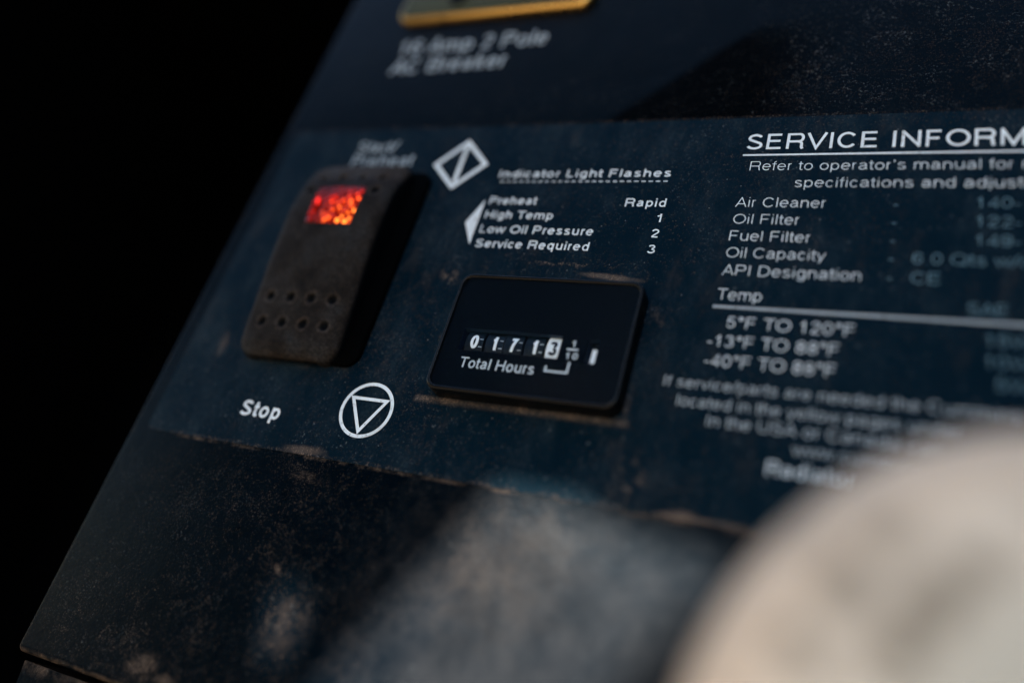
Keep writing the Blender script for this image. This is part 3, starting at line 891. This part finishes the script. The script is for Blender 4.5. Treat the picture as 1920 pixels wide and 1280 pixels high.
# ------------------------------------------------------------------ circuit breaker
bm = bmesh.new()
bx = (-89.5, -14.6, 125.8, 176.0)
loft(bm, [[P(x, h_, z) for x, z in rrect(bx[0] + i_, bx[1] - i_, bx[2] + i_, bx[3] - i_, 5.0 - i_, 8)]
          for i_, h_ in ((0, 0.02), (0, 1.5), (0.2, 2.1), (0.6, 2.6), (1.2, 2.85), (2.0, 2.9))])
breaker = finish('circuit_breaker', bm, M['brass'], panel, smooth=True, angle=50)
breaker['label'] = 'yellow zinc plated breaker plate at the top edge'
bm = bmesh.new()
loft(bm, [[P(x, h_, z) for x, z in rrect(bx[0] + 1.4 + i_, bx[1] - 1.4 - i_, bx[2] + 1.3 + i_, bx[3] - 1.4 - i_, 3.6, 8)] for i_, h_ in ((0, 2.6), (0, 3.0), (0.15, 3.1))])
finish('face_plate', bm, M['olive'], breaker, smooth=True, angle=40)
for hx in (-66.2, -39.3):
    bm = bmesh.new()
    loft(bm, [[P(hx + r * math.cos(t * math.pi / 16), h_, 134.2 + r * math.sin(t * math.pi / 16)) for t in range(32)] for r, h_ in ((3.4, 2.8), (3.4, 3.8), (2.8, 4.1), (2.2, 3.7))])
    finish('screw', bm, M['hole'], breaker, smooth=True, angle=40)
bm = bmesh.new()
loft(bm, [[P(x, h_, z) for x, z in rrect(-66, -38, 152, 172, 2.0, 5)] for h_ in (3.9, 12.0)])
finish('toggle_housing', bm, M['hole'], breaker)

# ------------------------------------------------------------------ cream cap in the foreground
DCAP = 80.0
LC = (CAM / MM) + fwd * DCAP + (right * (2152 - 960) + down * (1694 - 640)) * (DCAP / 1533.98)
axis = (-fwd + Vector((-0.05, 0, 0.25))).normalized()
capo = empty('filler_cap', 'large blurred cream round cap with tan rim in front of the black panel', 'cap', LC * MM)
q = axis.to_track_quat('Z', 'Y')
capo.rotation_mode = 'QUATERNION'
capo.rotation_quaternion = q
RCAP = 47.2
spots = []
for ox, oy, r_, k_ in ((-455, -470, 2.3, 0.95), (-535, -590, 3.0, 0.65), (-430, -700, 3.2, 0.45), (-372, -555, 3.0, 0.75), (-265, -625, 2.6, 0.6), (-640, -490, 1.8, 0.7), (-560, -680, 2.0, 0.35), (-610, -440, 2.0, 0.5)):
    v_ = q.inverted() @ ((right * ox + down * oy) * (DCAP / 1533.98))
    spots.append((v_.x, v_.y, r_, k_))
M['cap'] = cap_material(spots)
bm = bmesh.new()
prof = [(RCAP - 4, -9), (RCAP - 1.2, -8.4), (RCAP, -7), (RCAP, -4), (RCAP - 0.6, -1.6), (RCAP - 2.2, 0.4), (RCAP - 5, 1.9), (34, 4.0), (24, 5.6), (12, 6.6), (3, 6.9)]
N = 96
loft(bm, [[(r * MM * math.cos(2 * math.pi * t / N), r * MM * math.sin(2 * math.pi * t / N), h_ * MM) for t in range(N)] for r, h_ in prof], cap_first=True)
finish('cap_top', bm, M['cap'], capo, smooth=True, angle=60)
bm = bmesh.new()
inv = q.inverted()
# neck from the cap back to the panel surface
foot = Vector((112, 0.0, -78))
ft = inv @ (foot - LC)
def nring(c, r):
    return [((c.x + r * math.cos(2 * math.pi * t / 48)) * MM, (c.y + r * math.sin(2 * math.pi * t / 48)) * MM, c.z * MM) for t in range(48)]
loft(bm, [nring(Vector((0, 0, -8)), 30), nring(Vector((0, 0, -20)), 30), nring(Vector((ft.x * .5, ft.y * .5, (ft.z - 24) * .5)), 26), nring(ft, 26)], cap_first=True)
finish('neck', bm, M['collar'], capo, smooth=True, angle=50)

# ------------------------------------------------------------------ unseen board added to shade the panel and shape the sun patch
TH = 0.012
DIST = 0.95
ex = Vector((0, 0, 1)).cross(SUN_DIR).normalized()
ez = SUN_DIR.cross(ex).normalized()
org = SUN_DIR * DIST
def to_blocker(x, z):
    p = Vector(P(x, 0, z))
    t = (org - p).dot(SUN_DIR)
    v = p + SUN_DIR * t - org
    return v.dot(ex), v.dot(ez)
GAPS = [[(0.0, -43.0), (2.0, -38.6), (21, -38.3), (27, -42), (38, -43.2), (53, -44.6), (56, -47), (53, -53), (48, -57), (43, -64), (39.5, -72), (35, -82), (33, -104), (-36, -104), (-25, -87), (-10, -61), (-4.5, -51)],
        [(-46.5, -71.0), (-40.5, -68.8), (-37.5, -72), (-36.6, -80), (-38, -86), (-42, -86), (-46, -80)]]
cu = bpy.data.curves.new('blocker_outline', 'CURVE')
cu.dimensions = '2D'
cu.fill_mode = 'BOTH'
cu.extrude = TH / 2
def spl(pts):
    s = cu.splines.new('POLY'); s.points.add(len(pts) - 1)
    for p_, c in zip(s.points, pts): p_.co = (c[0], c[1], 0, 1)
    s.use_cyclic_u = True
spl([(-0.66, -0.62), (0.24, -0.62), (0.24, 0.34), (-0.66, 0.34)])
for gp in GAPS: spl([to_blocker(*p) for p in gp])
ob = bpy.data.objects.new('tmp', cu); COL.objects.link(ob)
dg = bpy.context.evaluated_depsgraph_get()
me = bpy.data.meshes.new_from_object(ob.evaluated_get(dg))
bpy.data.objects.remove(ob)
me.name = 'sun_blocker'
me.materials.clear(); me.materials.append(M['blocker'])
blocker = bpy.data.objects.new('sun_blocker', me)
COL.objects.link(blocker)
dm = Matrix((ex, ez, SUN_DIR)).transposed().to_4x4(); dm.translation = org
blocker.matrix_world = dm
blocker['label'] = 'dark added board with cut-outs that blocks the sun before the panel'
blocker['category'] = 'blocker'
